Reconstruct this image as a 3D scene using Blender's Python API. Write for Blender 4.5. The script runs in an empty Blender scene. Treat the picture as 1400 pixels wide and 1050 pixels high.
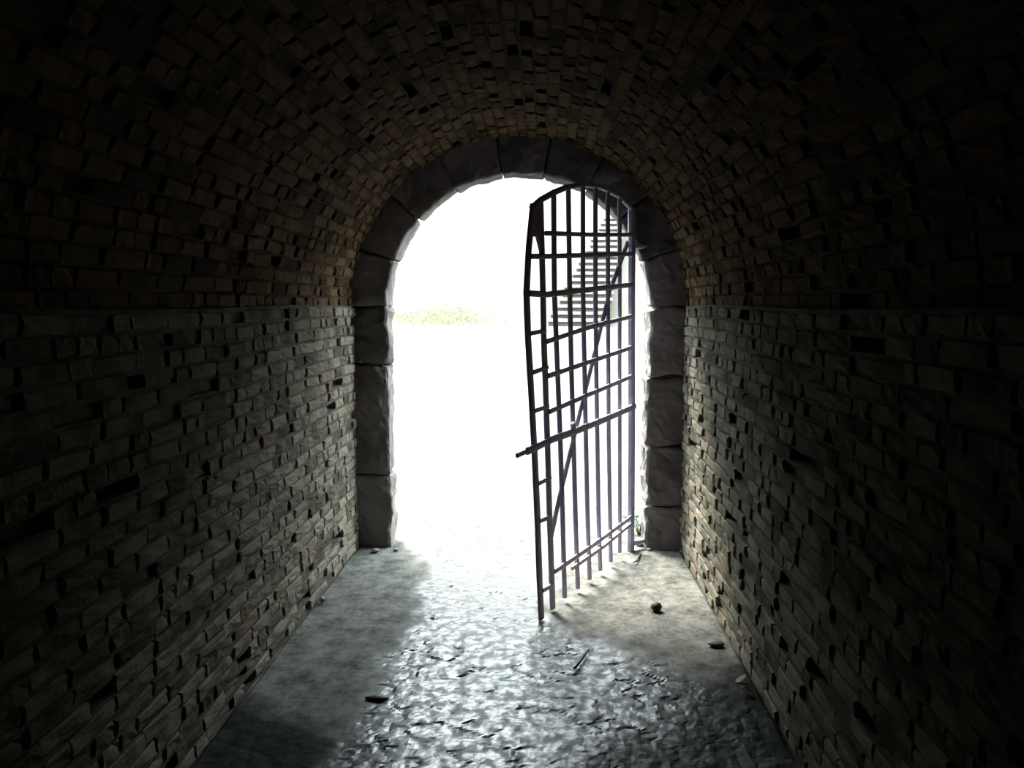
import bpy, math, random
import numpy as np
from mathutils import Vector, noise
random.seed(7)
rng = np.random.default_rng(7)
sc = bpy.context.scene
C = sc.collection

# ------------------------------------------------------------------ camera
F_PX = 1212.0                                   # focal length in px of the 1400 px wide frame
cam = bpy.data.cameras.new('camera'); cam.sensor_width = 36.0; cam.lens = 36.0 * F_PX / 1400.0
cam.clip_start = 0.05; cam.clip_end = 500
co = bpy.data.objects.new('camera', cam); C.objects.link(co)
co.location = (0.1525, 0.0, 1.5)
co.rotation_euler = (math.pi / 2 - math.atan(110 / F_PX), 0, math.atan(43 / F_PX))
sc.camera = co

# ------------------------------------------------------------------ sky, sun, exposure
W = bpy.data.worlds.new('overcast_sky'); sc.world = W; W.use_nodes = True
bg = W.node_tree.nodes['Background']
bg.inputs['Color'].default_value = (0.84, 0.96, 1.0, 1); bg.inputs['Strength'].default_value = 0.75
sun = bpy.data.lights.new('hazy_sun', 'SUN'); sun.energy = 1.05; sun.angle = math.radians(20); sun.color = (1.0, 0.95, 0.86)
so = bpy.data.objects.new('hazy_sun', sun); C.objects.link(so)
so.rotation_euler = Vector((.31, -.55, -.78)).to_track_quat('-Z', 'Y').to_euler()   # high, outside to the left
sc.view_settings.view_transform = 'Standard'; sc.view_settings.look = 'None'
sc.view_settings.gamma = 1.0; sc.view_settings.use_curve_mapping = False
sc.view_settings.exposure = 4.75
sc.cycles.use_denoising = True
sc.cycles.max_bounces = 8; sc.cycles.diffuse_bounces = 5
sc.cycles.caustics_reflective = False; sc.cycles.caustics_refractive = False

# ------------------------------------------------------------------ materials
def mat(name, cols, scale=6.0, rough=0.85, bump=0.3, bscale=40.0, vary=0.0, spec=0.3, bdist=0.006, metallic=0.0):
    """noise mottled colour in world space; `vary` shifts the ramp piece by piece"""
    m = bpy.data.materials.new(name); m.use_nodes = True
    nt = m.node_tree; N = nt.nodes; L = nt.links
    b = N['Principled BSDF']; b.inputs['Roughness'].default_value = rough
    b.inputs['Specular IOR Level'].default_value = spec; b.inputs['Metallic'].default_value = metallic
    g = N.new('ShaderNodeNewGeometry')
    n = N.new('ShaderNodeTexNoise'); n.inputs['Scale'].default_value = scale; n.inputs['Detail'].default_value = 6
    n.inputs['Roughness'].default_value = 0.65
    L.new(g.outputs['Position'], n.inputs['Vector'])
    r = N.new('ShaderNodeValToRGB')
    while len(r.color_ramp.elements) < len(cols): r.color_ramp.elements.new(0.5)
    for i, c in enumerate(cols):
        e = r.color_ramp.elements[i]; e.position = 0.28 + 0.44 * i / max(1, len(cols) - 1); e.color = (*c, 1)
    fac = n.outputs['Fac']
    if vary:
        oi = N.new('ShaderNodeObjectInfo')
        a = N.new('ShaderNodeMath'); a.operation = 'ADD'; L.new(oi.outputs['Random'], a.inputs[0]); L.new(g.outputs['Random Per Island'], a.inputs[1])
        f = N.new('ShaderNodeMath'); f.operation = 'FRACT'; L.new(a.outputs[0], f.inputs[0])
        s = N.new('ShaderNodeMath'); s.operation = 'MULTIPLY_ADD'; L.new(f.outputs[0], s.inputs[0]); s.inputs[1].default_value = vary; s.inputs[2].default_value = -vary / 2
        t = N.new('ShaderNodeMath'); t.operation = 'ADD'; L.new(s.outputs[0], t.inputs[0]); L.new(fac, t.inputs[1]); fac = t.outputs[0]
    L.new(fac, r.inputs['Fac']); L.new(r.outputs['Color'], b.inputs['Base Color'])
    if bump:
        n2 = N.new('ShaderNodeTexNoise'); n2.inputs['Scale'].default_value = bscale; n2.inputs['Detail'].default_value = 5
        L.new(g.outputs['Position'], n2.inputs['Vector'])
        bp = N.new('ShaderNodeBump'); bp.inputs['Strength'].default_value = bump; bp.inputs['Distance'].default_value = bdist
        L.new(n2.outputs['Fac'], bp.inputs['Height']); L.new(bp.outputs['Normal'], b.inputs['Normal'])
    return m

M = {}
M['brick'] = mat('weathered_brick', [(0.0587, 0.0512, 0.0374), (0.112, 0.103, 0.0774), (0.149, 0.14, 0.106), (0.166, 0.154, 0.123), (0.123, 0.0965, 0.0708)], 5, 1.0, .6, 60, .45, .04, .008)
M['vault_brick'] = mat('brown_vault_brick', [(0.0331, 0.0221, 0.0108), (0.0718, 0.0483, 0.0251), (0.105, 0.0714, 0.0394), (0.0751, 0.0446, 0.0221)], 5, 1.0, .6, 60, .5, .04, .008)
M['mortar'] = mat('earth_backing', [(0.007, 0.0063, 0.00467), (0.014, 0.0128, 0.0098)], 14, .95, .6, 60, 0, .1, .01)
M['joint'] = mat('eroded_mortar', [(0.0382, 0.0355, 0.0267), (0.0801, 0.0764, 0.0613)], 11, .95, .7, 70, 0, .1, .008)
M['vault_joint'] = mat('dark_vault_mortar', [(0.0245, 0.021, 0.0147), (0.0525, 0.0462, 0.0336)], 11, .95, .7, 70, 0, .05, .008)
M['stone'] = mat('dark_arch_stone', [(0.0772, 0.0702, 0.0632), (0.14, 0.129, 0.115), (0.196, 0.182, 0.166)], 4, .85, .7, 28, .3, .3, .012)
M['facade'] = mat('facade_stone', [(0.028, 0.0257, 0.021), (0.0513, 0.0467, 0.0397)], 3, .9, .4, 20)
M['iron'] = mat('weathered_iron', [(0.288, 0.273, 0.375), (0.461, 0.432, 0.576), (0.375, 0.288, 0.259)], 9, .6, .3, 90, .1, .4, .002)  # lightened blue-grey: glare around the backlit bars is put into the colour
M['ground'] = mat('pale_gravel', [(0.0297, 0.0309, 0.0321), (0.0395, 0.0408, 0.0432)], 1.5, .9, .3, 12)
M['hill'] = mat('dry_grass_slope', [(0.0393, 0.0382, 0.0255), (0.0492, 0.046, 0.0364), (0.0534, 0.0492, 0.0413)], .5, .95, .5, 6)
M['grass'] = mat('yellow_green_grass', [(0.135, 0.135, 0.0744), (0.175, 0.165, 0.105)], 2, .8, 0)
M['slab'] = mat('pale_step_stone', [(0.0896, 0.0858, 0.0784), (0.112, 0.108, 0.0989)], 2, .85, .2, 15)
M['riser'] = mat('shaded_riser_stone', [(0.019, 0.019, 0.0147), (0.0359, 0.0338, 0.0252)], 3, .9, .3, 15)  # darker than the slabs: shade under the nosings is put into the colour
M['leaf'] = mat('green_leaf', [(0.0126, 0.0504, 0.0126), (0.0336, 0.0924, 0.0252)], 20, .5, 0)
M['dry'] = mat('dry_leaf', [(0.108, 0.0792, 0.0252), (0.162, 0.13, 0.0504)], 30, .7, 0)
M['pebble'] = mat('pale_pebble', [(0.118, 0.114, 0.104), (0.168, 0.165, 0.151)], 20, .8, .3, 80)
M['dark_pebble'] = mat('dark_pebble', [(0.009, 0.009, 0.0084), (0.021, 0.0195, 0.018)], 20, .6, .3, 80)
M['twig'] = mat('twig_bark', [(0.018, 0.015, 0.012), (0.036, 0.03, 0.024)], 30, .8, 0)

def floor_material():
    m = bpy.data.materials.new('worn_wet_floor'); m.use_nodes = True
    nt = m.node_tree; N = nt.nodes; L = nt.links; b = N['Principled BSDF']
    g = N.new('ShaderNodeNewGeometry')
    at = N.new('ShaderNodeAttribute'); at.attribute_name = 'wet'
    mp = N.new('ShaderNodeMapping'); mp.inputs['Scale'].default_value = (1.0, 0.8, 1); L.new(g.outputs['Position'], mp.inputs['Vector'])
    n = N.new('ShaderNodeTexNoise'); n.inputs['Scale'].default_value = 9; n.inputs['Detail'].default_value = 10; n.inputs['Roughness'].default_value = .8
    L.new(mp.outputs[0], n.inputs['Vector'])
    r = N.new('ShaderNodeValToRGB')
    e = r.color_ramp.elements; e[0].position = .38; e[0].color = (0.03184, 0.03233, 0.02743, 1); e[1].position = .60; e[1].color = (0.1372, 0.1372, 0.1225, 1)
    L.new(n.outputs['Fac'], r.inputs['Fac'])
    r2 = N.new('ShaderNodeValToRGB')
    e = r2.color_ramp.elements; e[0].position = .35; e[0].color = (0.01225, 0.01469, 0.01469, 1); e[1].position = .7; e[1].color = (0.06368, 0.06858, 0.0676, 1)
    L.new(n.outputs['Fac'], r2.inputs['Fac'])
    mx = N.new('ShaderNodeMix'); mx.data_type = 'RGBA'
    nw = N.new('ShaderNodeTexNoise'); nw.inputs['Scale'].default_value = 22; nw.inputs['Detail'].default_value = 5; L.new(mp.outputs[0], nw.inputs['Vector'])
    cw = N.new('ShaderNodeMapRange'); cw.inputs[1].default_value = .40; cw.inputs[2].default_value = .58; cw.inputs[3].default_value = .5; cw.inputs[4].default_value = 1; L.new(nw.outputs['Fac'], cw.inputs[0])
    ww = N.new('ShaderNodeMath'); ww.operation = 'MULTIPLY'; L.new(at.outputs['Fac'], ww.inputs[0]); L.new(cw.outputs[0], ww.inputs[1])
    L.new(at.outputs['Fac'], mx.inputs['Factor']); L.new(r.outputs['Color'], mx.inputs[6]); L.new(r2.outputs['Color'], mx.inputs[7])
    sa = N.new('ShaderNodeAttribute'); sa.attribute_name = 'dark_floor'
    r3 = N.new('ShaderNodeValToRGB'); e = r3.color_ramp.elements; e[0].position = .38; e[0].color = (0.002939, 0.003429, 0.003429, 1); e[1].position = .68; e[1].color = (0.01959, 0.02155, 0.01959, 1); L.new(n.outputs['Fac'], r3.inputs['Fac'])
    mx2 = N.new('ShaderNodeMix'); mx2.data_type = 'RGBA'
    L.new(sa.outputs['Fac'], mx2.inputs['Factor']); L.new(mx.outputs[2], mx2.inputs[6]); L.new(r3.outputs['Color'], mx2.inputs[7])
    L.new(mx2.outputs[2], b.inputs['Base Color'])
    rr = N.new('ShaderNodeMapRange'); rr.inputs[1].default_value = 0; rr.inputs[2].default_value = 1; rr.inputs[3].default_value = .8; rr.inputs[4].default_value = .17
    L.new(ww.outputs[0], rr.inputs[0]); L.new(rr.outputs[0], b.inputs['Roughness'])
    sp = N.new('ShaderNodeMapRange'); sp.inputs[3].default_value = .05; sp.inputs[4].default_value = .25; L.new(ww.outputs[0], sp.inputs[0]); L.new(sp.outputs[0], b.inputs['Specular IOR Level'])
    n2 = N.new('ShaderNodeTexNoise'); n2.inputs['Scale'].default_value = 32; n2.inputs['Detail'].default_value = 7; n2.inputs['Roughness'].default_value = .6
    L.new(g.outputs['Position'], n2.inputs['Vector'])
    bp = N.new('ShaderNodeBump'); bp.inputs['Strength'].default_value = .5; bp.inputs['Distance'].default_value = .004
    L.new(n2.outputs['Fac'], bp.inputs['Height']); L.new(bp.outputs['Normal'], b.inputs['Normal'])
    return m
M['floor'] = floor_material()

# ------------------------------------------------------------------ helpers
def mesh(name, V, Fc, m=None, smooth=False):
    me = bpy.data.meshes.new(name); me.from_pydata([tuple(v) for v in V], [], Fc); me.update()
    if m: me.materials.append(M[m])
    if smooth: me.polygons.foreach_set('use_smooth', [True] * len(me.polygons))
    return me
def link(name, me, parent=None):
    o = bpy.data.objects.new(name, me); C.objects.link(o)
    if parent: o.parent = parent
    return o
def empty(name, loc):
    o = bpy.data.objects.new(name, None); C.objects.link(o); o.location = loc; o.empty_display_size = .1
    return o
def tag(o, label=None, cat=None, group=None, kind=None):
    for k, v in (('label', label), ('category', cat), ('group', group), ('kind', kind)):
        if v: o[k] = v
    return o
def box_vf(x0, x1, y0, y1, z0, z1):
    V = [(x, y, z) for x in (x0, x1) for y in (y0, y1) for z in (z0, z1)]
    return V, [(0, 1, 3, 2), (4, 6, 7, 5), (0, 4, 5, 1), (2, 3, 7, 6), (0, 2, 6, 4), (1, 5, 7, 3)]
def rblock(h, r, seg, fn, amp=0.0, fr=4.0, seed=0):
    """rounded block: half sizes h, edge radius r, faces split into seg cells, roughened, mapped by fn"""
    V, Fc, idx = [], [], {}
    hx = h
    def vert(p):
        k = tuple(round(c, 6) for c in p)
        if k in idx: return idx[k]
        inner = [max(-(hx[i] - r), min(hx[i] - r, p[i])) for i in range(3)]
        d = Vector([p[i] - inner[i] for i in range(3)])
        q = Vector(inner) + (d.normalized() * r if d.length > 1e-9 else d)
        if amp:
            s = Vector((q.x * fr + seed * 7.3, q.y * fr + seed * 3.1, q.z * fr))
            q = q + Vector((noise.noise(s), noise.noise(s + Vector((31, 7, 3))), noise.noise(s + Vector((5, 57, 91))))) * amp
            q = q + Vector((noise.noise(s * 3.1), noise.noise(s * 3.1 + Vector((31, 7, 3))), noise.noise(s * 3.1 + Vector((5, 57, 91))))) * amp * .5
        idx[k] = len(V); V.append(tuple(fn(q))); return idx[k]
    def cuts(a, n):
        c = [-a, -a + r] + [-a + r + (2 * a - 2 * r) * i / n for i in range(1, n)] + [a - r, a]
        return c
    for ax in range(3):
        u, v = (ax + 1) % 3, (ax + 2) % 3
        cu, cv = cuts(h[u], seg[u]), cuts(h[v], seg[v])
        for s in (-1, 1):
            for i in range(len(cu) - 1):
                for j in range(len(cv) - 1):
                    q = []
                    for (a, b_) in ((i, j), (i + 1, j), (i + 1, j + 1), (i, j + 1)):
                        p = [0, 0, 0]; p[ax] = s * h[ax]; p[u] = cu[a]; p[v] = cv[b_]; q.append(vert(p))
                    Fc.append(tuple(q) if s > 0 else tuple(q[::-1]))
    return V, Fc

# ------------------------------------------------------------------ the passage
HW, SPR, RV = 0.985, 1.48, 1.0       # half width, springing height, vault radius
YF, YB = 5.33, 5.55                  # inner and outer face of the stone door surround
RO = 0.79                            # half width and arch radius of the doorway
Y0 = -2.6                            # closed end behind

# floor: broken, trodden stone, wet down the middle
def make_floor():
    ys = np.concatenate([np.arange(Y0, 2.0, .06), np.arange(2.0, 5.9, .0125)]); xs = np.linspace(-1.02, 1.02, 150)
    X, Y = np.meshgrid(xs, ys)
    pts = np.stack([rng.uniform(-1.2, 1.2, 1100), rng.uniform(1.6, 6.2, 1100)], 1)
    tilt = rng.normal(0, .010, (1100, 2)); hgt = rng.normal(0, .0010, 1100)
    P = np.stack([X.ravel(), Y.ravel()], 1)
    wob = np.array([[noise.noise(Vector((p[0] * 9, p[1] * 9, 0))), noise.noise(Vector((p[0] * 9, p[1] * 9, 9)))] for p in P]) * .035
    Z = np.zeros(len(P))
    for a in range(0, len(P), 4000):
        q = P[a:a + 4000] + wob[a:a + 4000]
        d = np.hypot((q[:, None, 0] - pts[None, :, 0]) * .75, q[:, None, 1] - pts[None, :, 1])
        o = np.argsort(d, 1)[:, :2]; i0 = o[:, 0]
        d0 = d[np.arange(len(q)), i0]; d1 = d[np.arange(len(q)), o[:, 1]]
        rel = q - pts[i0]
        crack = np.clip(1 - (d1 - d0) / .012, 0, 1)
        Z[a:a + 4000] = hgt[i0] + (rel * tilt[i0]).sum(1) - .005 * crack * np.clip(5 * wob[a:a + 4000, 0] / .035 - .6, 0, 1)
    low = np.array([noise.noise(Vector((p[0] * 2.2, p[1] * 1.6, 4))) for p in P])
    mid = np.array([noise.noise(Vector((p[0] * 7, p[1] * 5, 14))) for p in P])
    fine = np.array([noise.noise(Vector((p[0] * 22, p[1] * 17, 24))) + .6 * noise.noise(Vector((p[0] * 47, p[1] * 38, 34))) for p in P])
    left = -.50 + .10 * low + .10 * mid - .12 * np.clip(3.2 - P[:, 1], 0, 2)
    left = left - .25 * np.clip(P[:, 1] - 4.9, 0, 1)
    right = .18 + .62 * np.clip(4.3 - P[:, 1], 0, 2) + .22 * low + .12 * mid
    right = np.where(P[:, 1] > 4.3, .18 + .05 * mid, right)
    def ss(t): t = np.clip(t, 0, 1); return t * t * (3 - 2 * t)
    wet = ss((P[:, 0] - left) / .16 + .5) * ss((right - P[:, 0]) / .22 + .5)
    # darker, lumpier stretch of floor further in
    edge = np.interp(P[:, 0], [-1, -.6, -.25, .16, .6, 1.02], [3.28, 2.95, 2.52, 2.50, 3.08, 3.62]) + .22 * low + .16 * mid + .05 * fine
    dark_mask = ss((edge - P[:, 1]) / .30 + .5)
    wet = wet * (1 - .5 * dark_mask)
    Z = Z * (.3 + .7 * wet) + .0022 * fine * (.15 + .85 * wet) * np.clip((5.6 - P[:, 1]) / 1.6, .15, 1.15) + .004 * dark_mask * (fine + 2 * mid) + .008 * low + .004 * mid * (1 - wet)
    Z = np.where(np.abs(P[:, 0]) > .99, Z - .01, Z)
    V = np.column_stack([P, Z]); nx = len(xs)
    Fc = [(j * nx + i, j * nx + i + 1, (j + 1) * nx + i + 1, (j + 1) * nx + i) for j in range(len(ys) - 1) for i in range(nx - 1)]
    me = mesh('floor', V, Fc, 'floor')
    att = me.attributes.new('wet', 'FLOAT', 'POINT'); att.data.foreach_set('value', wet.astype(np.float32))
    att = me.attributes.new('dark_floor', 'FLOAT', 'POINT'); att.data.foreach_set('value', dark_mask.astype(np.float32))
    return link('floor', me)
floor = tag(make_floor(), 'rough worn stone floor of the passage, wet down the middle', kind='structure')

def wall(name, s):
    V, Fc = box_vf(min(s * (HW + .045), s * 1.35), max(s * (HW + .045), s * 1.35), Y0, YF + .02, -.1, SPR)
    return tag(link(name, mesh(name, V, Fc, 'mortar')), kind='structure')
wl = wall('wall_left', -1); wr = wall('wall_right', 1)
tag(wl, 'grey brown brick wall on the left of the passage'); tag(wr, 'rough brick wall on the right of the passage')
def vault():
    n = 48; V, Fc = [], []
    for i in range(n + 1):
        a = math.pi * i / n; c, s = math.cos(a), math.sin(a)
        for rr, y in ((RV + .045, Y0), (RV + .045, YF + .02), (1.35, YF + .02), (1.35, Y0)): V.append((rr * c, y, SPR + rr * s))
    for i in range(n):
        for k in range(4):
            Fc.append((i * 4 + k, i * 4 + (k + 1) % 4, (i + 1) * 4 + (k + 1) % 4, (i + 1) * 4 + k))
    return tag(link('ceiling', mesh('ceiling', V, Fc, 'mortar')), 'brick barrel vault over the passage', kind='structure')
ceil = vault()
V, Fc = box_vf(-1.35, 1.35, Y0 - .2, Y0, -.1, 2.85)
tag(link('wall_back', mesh('wall_back', V, Fc, 'mortar')), 'closed dark end of the passage', kind='structure')

# brick meshes, shared between the bricks: a face of 3 x 2 uneven cells with worn edges; unit size in x (length) and y (height), z is depth in metres
def brick_vf(length, seed):
    rnd = random.Random(seed); nx, ny = (4, 3); V, Fc = [], []
    ch = .006
    for j in range(ny):
        for i in range(nx):
            fx = [-.5 + ch / length, -.17, .17, .5 - ch / length][i]; fy = [-.5 + .10, 0, .5 - .10][j]
            V.append((fx + rnd.uniform(-.025, .025), fy + rnd.uniform(-.07, .07), rnd.uniform(-.005, .003)))
    for j in range(ny - 1):
        for i in range(nx - 1):
            a = j * nx + i; Fc.append((a, a + 1, a + nx + 1, a + nx))
    ring = [0, 1, 2, 3, 7, 11, 10, 9, 8, 4]
    base = len(V)
    for d in (-.008, -.05):
        for k in ring:
            x, y, z = V[k]
            X = (-.5 if k % 4 == 0 else .5 if k % 4 == 3 else x); Y = (-.5 if k < 4 else .5 if k > 7 else y)
            V.append((X * (1 - .02 * rnd.random()), Y * (1 - .05 * rnd.random()), d))
    n = len(ring)
    for k in range(n):
        a, b_ = ring[k], ring[(k + 1) % n]
        Fc.append((b_, a, base + k, base + (k + 1) % n))
        Fc.append((base + (k + 1) % n, base + k, base + n + k, base + n + (k + 1) % n))
    return V, Fc
VAR = {('s', i): brick_vf(.215, i) for i in range(8)}; VAR.update({('h', i): brick_vf(.11, 100 + i) for i in range(8)})
VME = {k: mesh('brick', v[0], v[1], 'brick') for k, v in VAR.items()}
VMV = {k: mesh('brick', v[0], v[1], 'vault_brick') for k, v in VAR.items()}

from mathutils import Matrix
def lay(parent, place, n_course, pitch, y_parts, y_start, seed, bm='brick'):
    """place(course, offset) -> 4x4 whose x axis runs along the passage, y up the course, z into the room"""
    rnd = random.Random(seed); parts = []; SV, SF = [], []
    for c in range(n_course):
        y = YF - .002 - rnd.uniform(0, .12); wave = rnd.uniform(0, 6)
        first = True
        while y > y_start:
            kind = 'h' if rnd.random() < .42 else 's'
            ln = {'h': .108, 's': .21}[kind] * rnd.uniform(.86, 1.14)
            if first: ln = max(.06, YF - .002 - y + .0); 
            if first and ln < .06: first = False; continue
            y1 = YF - .002 if first else y
            y0_ = y1 - ln; first = False
            yc = (y0_ + y1) / 2; y = y0_ - rnd.uniform(.004, .013)
            if rnd.random() < .018: continue                                   # fallen out
            sink = rnd.uniform(-.004, .006) + (rnd.uniform(.008, .020) if rnd.random() < .08 else 0)
            sway = .006 * math.sin(yc * 2.1 + c * .2)
            Mx = place(c, yc, sway, -sink) @ Matrix.Rotation(rnd.uniform(-.03, .03), 4, 'Z') @ Matrix.Rotation(rnd.uniform(-.04, .04), 4, 'X') @ Matrix.Rotation(rnd.uniform(-.05, .05), 4, 'Y')
            Mx = Mx @ Matrix.Diagonal((ln, (pitch - rnd.uniform(.003, .009)), 1, 1))
            k = (kind, rnd.randrange(8))
            if yc > y_parts: parts.append((yc, k, Mx))
            else:
                b0 = len(SV); SV += [tuple(Mx @ Vector(p)) for p in VAR[k][0]]; SF += [tuple(i + b0 for i in f) for f in VAR[k][1]]
    parts.sort(key=lambda t: -t[0])
    for yc, k, Mx in parts[300:]:
        b0 = len(SV); SV += [tuple(Mx @ Vector(p)) for p in VAR[k][0]]; SF += [tuple(i + b0 for i in f) for f in VAR[k][1]]
    for yc, k, Mx in parts[:300]:
        o = link('brick', VME[k] if bm == 'brick' else VMV[k], parent); o.matrix_world = Mx
    o = link('brickwork', mesh('brickwork', SV, SF, bm), parent); o['kind'] = 'stuff'
    # mortar beds between the courses, set back behind the faces; the upright joints stay open
    JV, JF = [], []
    for c in range(n_course + 1):
        ys = [YF - .005 - .09 * i for i in range(int((YF - y_start) / .09))]
        for y in ys:
            Mx = place(c - .5, y, .006 * math.sin(y * 2.1 + c * .2), (-.007 if bm == 'brick' else -.012) + rnd.uniform(-.005, .004)); b0 = len(JV)
            JV += [tuple(Mx @ Vector((0, t, z))) for t, z in ((-.009, -.05), (-.008, 0), (.008, 0), (.009, -.05))]
        for i in range(len(ys) - 1):
            a = len(JV) - 4 * len(ys) + 4 * i
            JF += [(a + k, a + k + 1, a + k + 5, a + k + 4) for k in range(3)]
    o = link('mortar', mesh('mortar', JV, JF, 'joint' if bm == 'brick' else 'vault_joint'), parent); o['kind'] = 'stuff'
    print('bricks', parent.name, len(parts), len(SF))
PW = SPR / 26
def place_l(c, y, dz, out): return Matrix(((0, 0, 1, -HW + out), (-1, 0, 0, y), (0, 1, 0, (c + .5) * PW + dz), (0, 0, 0, 1)))
def place_r(c, y, dz, out): return Matrix(((0, 0, -1, HW - out), (1, 0, 0, y), (0, 1, 0, (c + .5) * PW + dz), (0, 0, 0, 1)))
NV = 56
def place_v(c, y, dz, out):
    a = math.pi * (c + .5) / NV + dz * .5; ca, sa = math.cos(a), math.sin(a); r = RV - out
    return Matrix(((0, -sa, -ca, r * ca), (1, 0, 0, y), (0, ca, -sa, SPR + r * sa), (0, 0, 0, 1)))
lay(wl, place_l, 26, PW, 2.75, -.6, 11)
lay(wr, place_r, 26, PW, 2.75, -.6, 12)
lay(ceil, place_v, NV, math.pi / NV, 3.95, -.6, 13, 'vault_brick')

# ------------------------------------------------------------------ stone surround of the doorway
trim = tag(empty('trim_1', (0, YF, 0)), 'dark stone arched surround of the doorway', kind='structure')
def stone(name, V, Fc):
    o = link(name, mesh(name, [(x, y - YF, z) for x, y, z in V], Fc, 'stone'), trim); return o
T2 = (YB - YF) / 2; YM = (YF + YB) / 2
for s, cuts_ in ((-1, [-.03, .455, 1.135, SPR]), (1, [-.03, .27, .64, 1.06, SPR])):
    for i in range(len(cuts_) - 1):
        z0, z1 = cuts_[i], cuts_[i + 1]; xi, xo = RO + random.uniform(-.02, .008), 1.08
        h = ((xo - xi) / 2, T2 + random.uniform(-.008, .008), (z1 - z0) / 2 - .004)
        V, Fc = rblock(h, .022, (6, 6, max(5, int((z1 - z0) / .04))), lambda q: (s * (xi + xo) / 2 + q.x, YM + q.y, (z0 + z1) / 2 + q.z), .022, 8, i + s * 5)
        stone('jamb_stone', V, Fc)
angs = [0, 20, 41, 60, 79, 97, 118, 139, 160, 180]
for i in range(len(angs) - 1):
    a0, a1 = math.radians(angs[i]), math.radians(angs[i + 1]); am, ah = (a0 + a1) / 2, (a1 - a0) / 2
    rm, rh = (RO + 1.12) / 2, (1.12 - RO) / 2
    def fn(q, am=am, rm=rm): 
        r = rm + q.x; a = am + q.z / .95
        return (r * math.cos(a), YM + q.y, SPR + r * math.sin(a))
    V, Fc = rblock((rh, T2 + random.uniform(-.006, .006), ah * .95 - .002), .016, (6, 6, 9), fn, .014, 8, 40 + i)
    stone('voussoir', V, Fc)
# the outer wall the tunnel opens through
def facade():
    n = 40; ri = RO + .035; inner = [(ri, -.3), (ri, SPR)] + [(ri * math.cos(math.pi * i / n), SPR + ri * math.sin(math.pi * i / n)) for i in range(n + 1)] + [(-ri, SPR), (-ri, -.3)]
    def outp(p):
        x, z = p
        if z <= SPR: return (5.0 if x > 0 else -5.0, z)
        dx, dz = x, z - SPR; k = min(5.0 / max(abs(dx), 1e-6), 2.1 / max(abs(dz), 1e-6)); return (dx * k, SPR + dz * k)
    V, Fc = [], []
    for p in inner:
        o = outp(p)
        for y in (YF + .035, YB - .025):
            V.append((p[0], y, p[1])); V.append((o[0], y, o[1]))
    for i in range(len(inner) - 1):
        a, b_ = i * 4, i * 4 + 4
        Fc += [(a, a + 1, b_ + 1, b_), (a + 2, b_ + 2, b_ + 3, a + 3), (a, b_, b_ + 2, a + 2), (a + 1, a + 3, b_ + 3, b_ + 1)]
    return tag(link('wall_front', mesh('wall_front', V, Fc, 'facade')), 'outer stone wall around the doorway', kind='structure')
facade()

# ------------------------------------------------------------------ outside: yard, slope, steps
def gz(y): return 0.0 if y < 5.7 else .93 * min(1, (y - 5.7) / 17.0)
def hz(x, y):
    if y < 22.7: return gz(y)
    lane = max(0.0, 1 - abs(x - 1.45 - .09 * (y - 22.7)) / 2.2) * .45 * min(1, (y - 22.7) / .6)       # the steps lie in a shallow cutting
    z = .93 + .635 * min(y - 22.7, 29.0) + .04 * max(0, y - 51.7)  # slope carried up out of view to block low sky light
    k = min(1, (y - 22.7) / 2)
    return z - min(.3, lane * 1.6) + k * (1 - min(1, 2 * lane)) * (.35 * noise.noise(Vector((x * .25, y * .3, 2))) + .10 * noise.noise(Vector((x * 1.3, y * 1.3, 5)))) + .10 * min(9, abs(x - 2)) * min(1, (y - 22.7) / 12)
def grid(name, xs, ys, f, m, smooth=True):
    V = [(x, y, f(x, y)) for y in ys for x in xs]; n = len(xs)
    Fc = [(j * n + i, j * n + i + 1, (j + 1) * n + i + 1, (j + 1) * n + i) for j in range(len(ys) - 1) for i in range(n - 1)]
    return link(name, mesh(name, V, Fc, m, smooth))
tag(grid('yard_ground', [i * .5 for i in range(-50, 51)], [5.55 + i * .343 for i in range(51)],
         lambda x, y: gz(y) - .02 + (.02 * noise.noise(Vector((x * .8, y * .8, 0))) if y > 6.2 else 0), 'ground'), 'pale bright yard ground outside the doorway', kind='structure')
tag(grid('hillside', [-60 + i * 2 for i in range(20)] + [i * .5 for i in range(-40, 41)] + [22 + i * 2 for i in range(20)], [22.6 + i * .35 for i in range(40)] + [36.6 + i for i in range(1, 34)], lambda x, y: hz(x, y) - .06, 'hill'), 'pale dry grassy slope beyond the yard, its unseen top raised to block low sky', kind='structure')

NS, RISE, GO = 18, .18, .285
stair = tag(empty('stone_stairway', (1.2, 22.8, .90)), 'flight of stone steps climbing the slope, seen through the gate bars', 'stairway')
for i in range(NS):
    t = i / (NS - 1); z = .93 + i * RISE; y = 22.9 + i * GO
    xl = .28 + 1.72 * (t ** 1.05) + random.uniform(-.05, .05); xr = 1.83 + .80 * t + random.uniform(-.03, .03)
    V, Fc = rblock(((xr - xl) / 2, .22, .042), .012, (6, 2, 1), lambda q: ((xl + xr) / 2 + q.x - 1.2, y + .13 + q.y - 22.8, z + RISE - .042 + q.z - .90), .012, 2, i)
    o = link('step', mesh('step', V, Fc, 'slab'), stair)
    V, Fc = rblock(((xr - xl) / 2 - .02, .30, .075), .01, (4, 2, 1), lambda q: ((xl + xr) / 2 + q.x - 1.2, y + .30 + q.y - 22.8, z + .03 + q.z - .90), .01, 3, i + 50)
    link('riser', mesh('riser', V, Fc, 'riser'), o)

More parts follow.
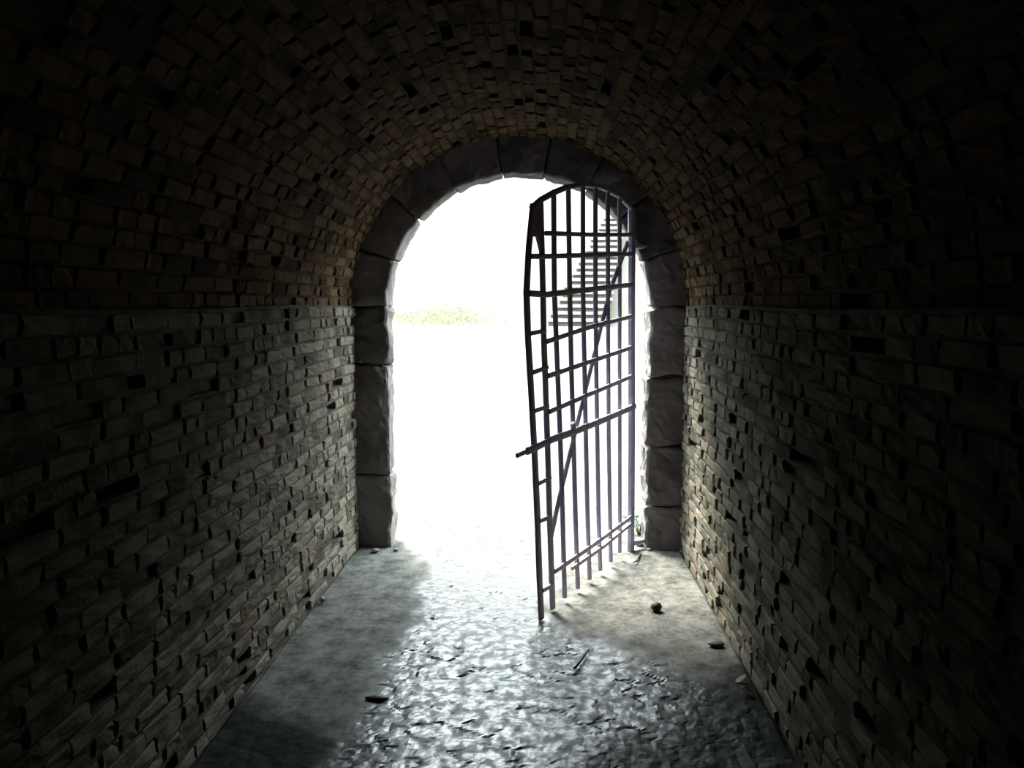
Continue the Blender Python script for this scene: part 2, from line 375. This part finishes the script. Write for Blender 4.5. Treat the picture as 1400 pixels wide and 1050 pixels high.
# grass along the foot of the slope
def blades(n, xr, yr, hgt, seed):
    rnd = random.Random(seed); V, Fc = [], []
    for _ in range(n):
        x = max(xr[0] - 1.5, min(xr[1] + .6, rnd.gauss(sum(xr) / 2, (xr[1] - xr[0]) / 3.2))); y = yr[0] + abs(rnd.gauss(0, (yr[1] - yr[0]) / 2.2)); z = hz(x, y) - .07; a = rnd.uniform(0, 6.28); h = hgt * rnd.uniform(.5, 1.2); w = .012
        dx, dy = math.cos(a) * w, math.sin(a) * w; lx, ly = rnd.uniform(-.3, .3) * h, rnd.uniform(-.3, .3) * h
        b0 = len(V); V += [(x - dx, y - dy, z), (x + dx, y + dy, z), (x + lx * .4 + dx * .7, y + ly * .4 + dy * .7, z + h * .6), (x + lx * .4 - dx * .7, y + ly * .4 - dy * .7, z + h * .6), (x + lx, y + ly, z + h)]
        Fc += [(b0, b0 + 1, b0 + 2, b0 + 3), (b0 + 3, b0 + 2, b0 + 4)]
    return V, Fc
V, Fc = blades(4500, (-3.9, -1.2), (22.6, 23.6), .07, 5)
tag(link('grass', mesh('grass', V, Fc, 'grass')), 'yellow green grass along the foot of the slope', 'grass', kind='stuff')

# ------------------------------------------------------------------ the iron gate, half open inward
HB = Vector((.685, 5.293, 0)); U = Vector((-.4144, -.9101, 0)); NRM = Vector((-U.y, U.x, 0)) * -1   # U: hinge to free edge; NRM faces the right wall
if NRM.x < 0: NRM = -NRM
gate = tag(empty('iron_gate', HB), 'tall barred iron gate with arched top, standing half open into the passage', 'gate')
def G(u, z, d=0.0): return U * u + NRM * d + Vector((0, 0, z))
def bar(name, pts, w, t, off=0.0, parent=gate, rough=.0015):
    """flat or square bar of in-plane width w and thickness t along points (u, z) of the gate's plane"""
    P = []
    for i in range(len(pts) - 1):                       # resample and let the iron wander a little
        (u0, z0), (u1, z1) = pts[i], pts[i + 1]; n = max(1, int(math.hypot(u1 - u0, z1 - z0) / .07))
        P += [(u0 + (u1 - u0) * k / n, z0 + (z1 - z0) * k / n) for k in range(n)]
    P.append(pts[-1]); V, Fc = [], []; sd = random.random() * 50
    for i, (u, z) in enumerate(P):
        a = P[max(0, i - 1)]; b_ = P[min(len(P) - 1, i + 1)]; du, dz = b_[0] - a[0], b_[1] - a[1]; l = math.hypot(du, dz); pu, pz = -dz / l, du / l
        ww = w * (1 + .12 * noise.noise(Vector((i * .7, sd, 0)))) / 2
        c = .25
        for (a_, b2) in ((-1, -1 + 2 * c), (-1, 1 - 2 * c), (-1 + 2 * c, 1), (1 - 2 * c, 1), (1, 1 - 2 * c), (1, -1 + 2 * c), (1 - 2 * c, -1), (-1 + 2 * c, -1)):
            V.append(G(u + pu * ww * a_, z + pz * ww * a_, off + t / 2 * b2))
    for i in range(len(P) - 1):
        for k in range(8): Fc.append((i * 8 + k, i * 8 + (k + 1) % 8, (i + 1) * 8 + (k + 1) % 8, (i + 1) * 8 + k))
    e = (len(P) - 1) * 8
    Fc += [tuple(range(7, -1, -1)), tuple(range(e, e + 8))]
    return link(name, mesh(name, V, Fc, 'iron'), parent)
bar('hinge_post', [(.05, 2.045), (.045, 1.564), (.012, .693), (0, .004)], .05, .04)
bar('lock_rail', [(1.401, 1.939), (1.446, 1.743), (1.468, 1.548), (1.452, 1.353), (1.42, 1.12), (1.379, .812), (1.349, .532), (1.318, .173), (1.298, .004)], .046, .02)
bar('inner_rail', [(1.323, 1.957), (1.305, 1.734), (1.291, 1.54), (1.282, 1.348), (1.259, 1.107), (1.231, .79), (1.212, .538), (1.183, .207), (1.165, .012)], .046, .02)
for p in ([(1.175, 2.009), (1.162, 1.552), (1.123, 1.201), (1.083, .84), (1.051, .468), (1.017, .022)],
          [(1.0, 2.059), (.974, 1.554), (.949, 1.191), (.915, .817), (.884, .433), (.842, .018)],
          [(.811, 2.095), (.80, 1.556), (.773, 1.179), (.745, .793), (.716, .397), (.676, .02)],
          [(.638, 2.112), (.625, 1.558), (.605, 1.169), (.579, .77), (.553, .362), (.515, .025)],
          [(.453, 2.11), (.437, 1.56), (.42, 1.157), (.403, .746), (.372, .322), (.347, .03)],
          [(.265, 2.095), (.248, 1.562), (.237, 1.146), (.221, .721), (.206, .288), (.199, .046)]):
    bar('upright_bar', p, .024, .022)
bar('top_arch', [(1.415, 1.925), (1.323, 1.968), (1.175, 2.018), (1.018, 2.061), (.811, 2.099), (.574, 2.116), (.289, 2.10), (.04, 2.045)], .026, .024)
for p, w in (([(1.292, 1.821), (.776, 1.85), (.06, 1.898)], .022), ([(1.45, 1.709), (1.289, 1.716), (.06, 1.788)], .024),
             ([(1.462, 1.545), (1.287, 1.541), (.636, 1.578), (.05, 1.611)], .028), ([(1.277, 1.324), (.797, 1.373), (.04, 1.428)], .024),
             ([(1.262, 1.162), (.563, 1.21), (.035, 1.245)], .024), ([(1.243, .992), (.76, 1.026), (.02, 1.075)], .024),
             ([(1.174, .201), (.695, .205), (.01, .222)], .024), ([(.955, .156), (.491, .158), (.01, .181)], .02)):
    bar('cross_bar', p, w, .014, .013)
for p in ([(1.452, 1.366), (1.286, 1.375)], [(1.42, 1.19), (1.26, 1.203)], [(1.404, 1.012), (1.25, 1.019)], [(1.362, .669), (1.222, .672)], [(1.345, .489), (1.211, .481)], [(1.31, .146), (1.182, .137)]):
    bar('rung', p, .02, .014, .01)
lb = bar('latch_bar', [(1.50, .842), (1.403, .846), (1.215, .858), (.886, .86), (.6, .868), (.006, .89)], .034, .018, .018)
bar('latch_tongue', [(1.60, .838), (1.555, .840), (1.48, .843)], .022, .014, .018, lb)
bar('latch_bolt', [(.98, .862), (1.0, .91)], .03, .02, .03, lb)
bar('diagonal_brace', [(.085, 1.85), (.368, 1.577), (.60, 1.23), (.789, .952), (1.061, .544), (1.165, .36), (1.17, .27)], .038, .014, -.012)
V = [G(u, z, d) for d in (-.008, .008) for u, z in ((1.415, 1.92), (1.31, 1.972), (1.298, 1.70), (1.36, 1.80), (1.43, 1.80))]
link('corner_plate', mesh('corner_plate', V, [(4, 3, 2, 1, 0), (5, 6, 7, 8, 9)] + [(i, (i + 1) % 5, 5 + (i + 1) % 5, 5 + i) for i in range(5)], 'iron'), gate)
HINGES = (.05, 1.84)                                     # pintles let into the jamb

# ------------------------------------------------------------------ small things
def pebble(name, loc, size, m, seed, label, cat, group=None, flat=.6):
    V, Fc = rblock((1, 1, 1), .93, (3, 3, 3), lambda q: (q.x * size[0] / 2, q.y * size[1] / 2, q.z * size[2] / 2), .22, 1.3, seed)
    zmin = min(v[2] for v in V); V = [(x, y, z - zmin) for x, y, z in V]
    o = link(name, mesh(name, V, Fc, m, True), None); o.location = loc; return tag(o, label, cat, group)
pebble('pebble', (.707, 4.24, .002), (.055, .05, .045), 'dark_pebble', 1, 'small round dark pebble on the pale floor right of the gate', 'stone')
pebble('pebble', (-.955, 4.309, .0), (.03, .04, .03), 'pebble', 2, 'small white pebble at the foot of the left wall', 'stone')
pebble('flat_stone', (-.479, 3.238, -.004), (.09, .05, .016), 'dark_pebble', 3, 'dark flat stone chip on the floor left of the wet strip', 'stone')
pebble('earth_clod', (.915, 3.80, .0), (.075, .05, .022), 'dark_pebble', 4, 'dark crumbled clod of earth against the right wall foot', 'clod')
for k, (x, y, s_, lb_) in enumerate(((.755, 5.40, .06, 'largest pale stone of the rubble between gate post and jamb'), (.70, 5.45, .045, 'small pale rubble stone just behind the gate post foot'), (.80, 5.30, .035, 'pale rubble stone touching the right jamb foot'))):
    pebble('rubble_stone', (x, y, .0), (s_, s_ * .8, s_ * .6), 'pebble', 10 + k, lb_, 'stone', 'rubble by the right jamb')
for k, (x, y, s_, lb_) in enumerate(((-.86, 5.22, .05, 'pale stone at the foot of the left jamb, nearest the wall'), (-.74, 5.25, .035, 'pale stone at the left jamb foot, nearest the opening'))):
    pebble('rubble_stone', (x, y, .0), (s_, s_ * .8, s_ * .5), 'pebble', 20 + k, lb_, 'stone', 'rubble by the left jamb')

def leaf_mesh(name, L_, W_, m, curl=.25, seed=0):
    rnd = random.Random(seed); V, Fc = [], []; n = 6
    for i in range(n + 1):
        t = i / n; w = W_ * math.sin(math.pi * min(.98, t * .93 + .05)) ** .8 * (1 + rnd.uniform(-.15, .15)); z = curl * L_ * t * t
        for s in (-1, 0, 1): V.append((L_ * t, s * w / 2, z + abs(s) * w * .25 + .002))
    for i in range(n):
        for k in range(2): Fc.append((i * 3 + k, (i + 1) * 3 + k, (i + 1) * 3 + k + 1, i * 3 + k + 1))
    me = mesh(name, V, Fc, m, True); return me
for k, (x, y, r, lb_) in enumerate(((.915, 3.41, .4, 'dry yellow leaf near the right wall, the farther of two'), (.955, 3.29, 2.0, 'dry yellow leaf near the right wall, the nearer of two'))):
    o = link('dry_leaf', leaf_mesh('dry_leaf', .05, .03, 'dry', .5, k)); o.location = (x, y, .006); o.rotation_euler = (0, 0, r); tag(o, lb_, 'leaf', 'dry leaves by the right wall')
    sm = o.modifiers.new('thickness', 'SOLIDIFY'); sm.thickness = .0015
def stick(name, pts, r, m, parent=None):
    V, Fc = [], []; n = 6
    for i, p in enumerate(pts):
        d = (Vector(pts[min(i + 1, len(pts) - 1)]) - Vector(pts[max(0, i - 1)])).normalized(); s = d.orthogonal().normalized(); t = d.cross(s)
        rr = r * (1 - .5 * i / len(pts))
        for k in range(n): V.append(Vector(p) + (s * math.cos(6.2832 * k / n) + t * math.sin(6.2832 * k / n)) * rr)
    for i in range(len(pts) - 1):
        for k in range(n): Fc.append((i * n + k, i * n + (k + 1) % n, (i + 1) * n + (k + 1) % n, (i + 1) * n + k))
    Fc += [tuple(range(n - 1, -1, -1)), tuple(range(len(V) - n, len(V)))]
    return link(name, mesh(name, V, Fc, m, True), parent)
tag(stick('twig', [(.285, 3.52, .012), (.31, 3.58, .016), (.33, 3.65, .013), (.352, 3.70, .02)], .006, 'twig'), 'short dark twig lying on the floor in front of the gate', 'twig')
tag(stick('twig', [(.735, 5.21, .008), (.715, 5.13, .012), (.70, 5.06, .01), (.675, 5.02, .014)], .006, 'twig'), 'crack in the floor beside the gate post foot, drawn as a thin dark stick', 'twig')  # floor crack modelled as a thin raised stick
for z in HINGES: stick('hinge', [(.0, .0, z), (.05, .04, z), (.10, .085, z), (.15, .13, z)], .02, 'iron', gate)
# iron pin in the left jamb that the gate shuts against
pin = stick('iron_pin', [(-.958, 5.335, 1.150), (-.957, 5.32, 1.150), (-.957, 5.30, 1.151)], .010, 'pebble'); tag(pin, 'small pale metal pin set in the left jamb', 'pin')
# weed at the right jamb
wd = tag(empty('weed', (.775, 5.66, 0)), 'small green leafy weed growing outside the right jamb foot', 'weed')
for k in range(11):
    a = k * 2.4; e = .35 + .08 * (k % 5)
    st = stick('stem', [(0, 0, -.01), (.025 * math.cos(a), .025 * math.sin(a), .035 + .008 * k), (.05 * math.cos(a), .05 * math.sin(a), .05 + .011 * k)], .003, 'leaf', wd)
    lf = link('leaf', leaf_mesh('leaf', .09, .05, 'leaf', -.3, 60 + k), st); lf.location = (.045 * math.cos(a), .045 * math.sin(a), .05 + .011 * k); lf.rotation_euler = (0, -e, a)
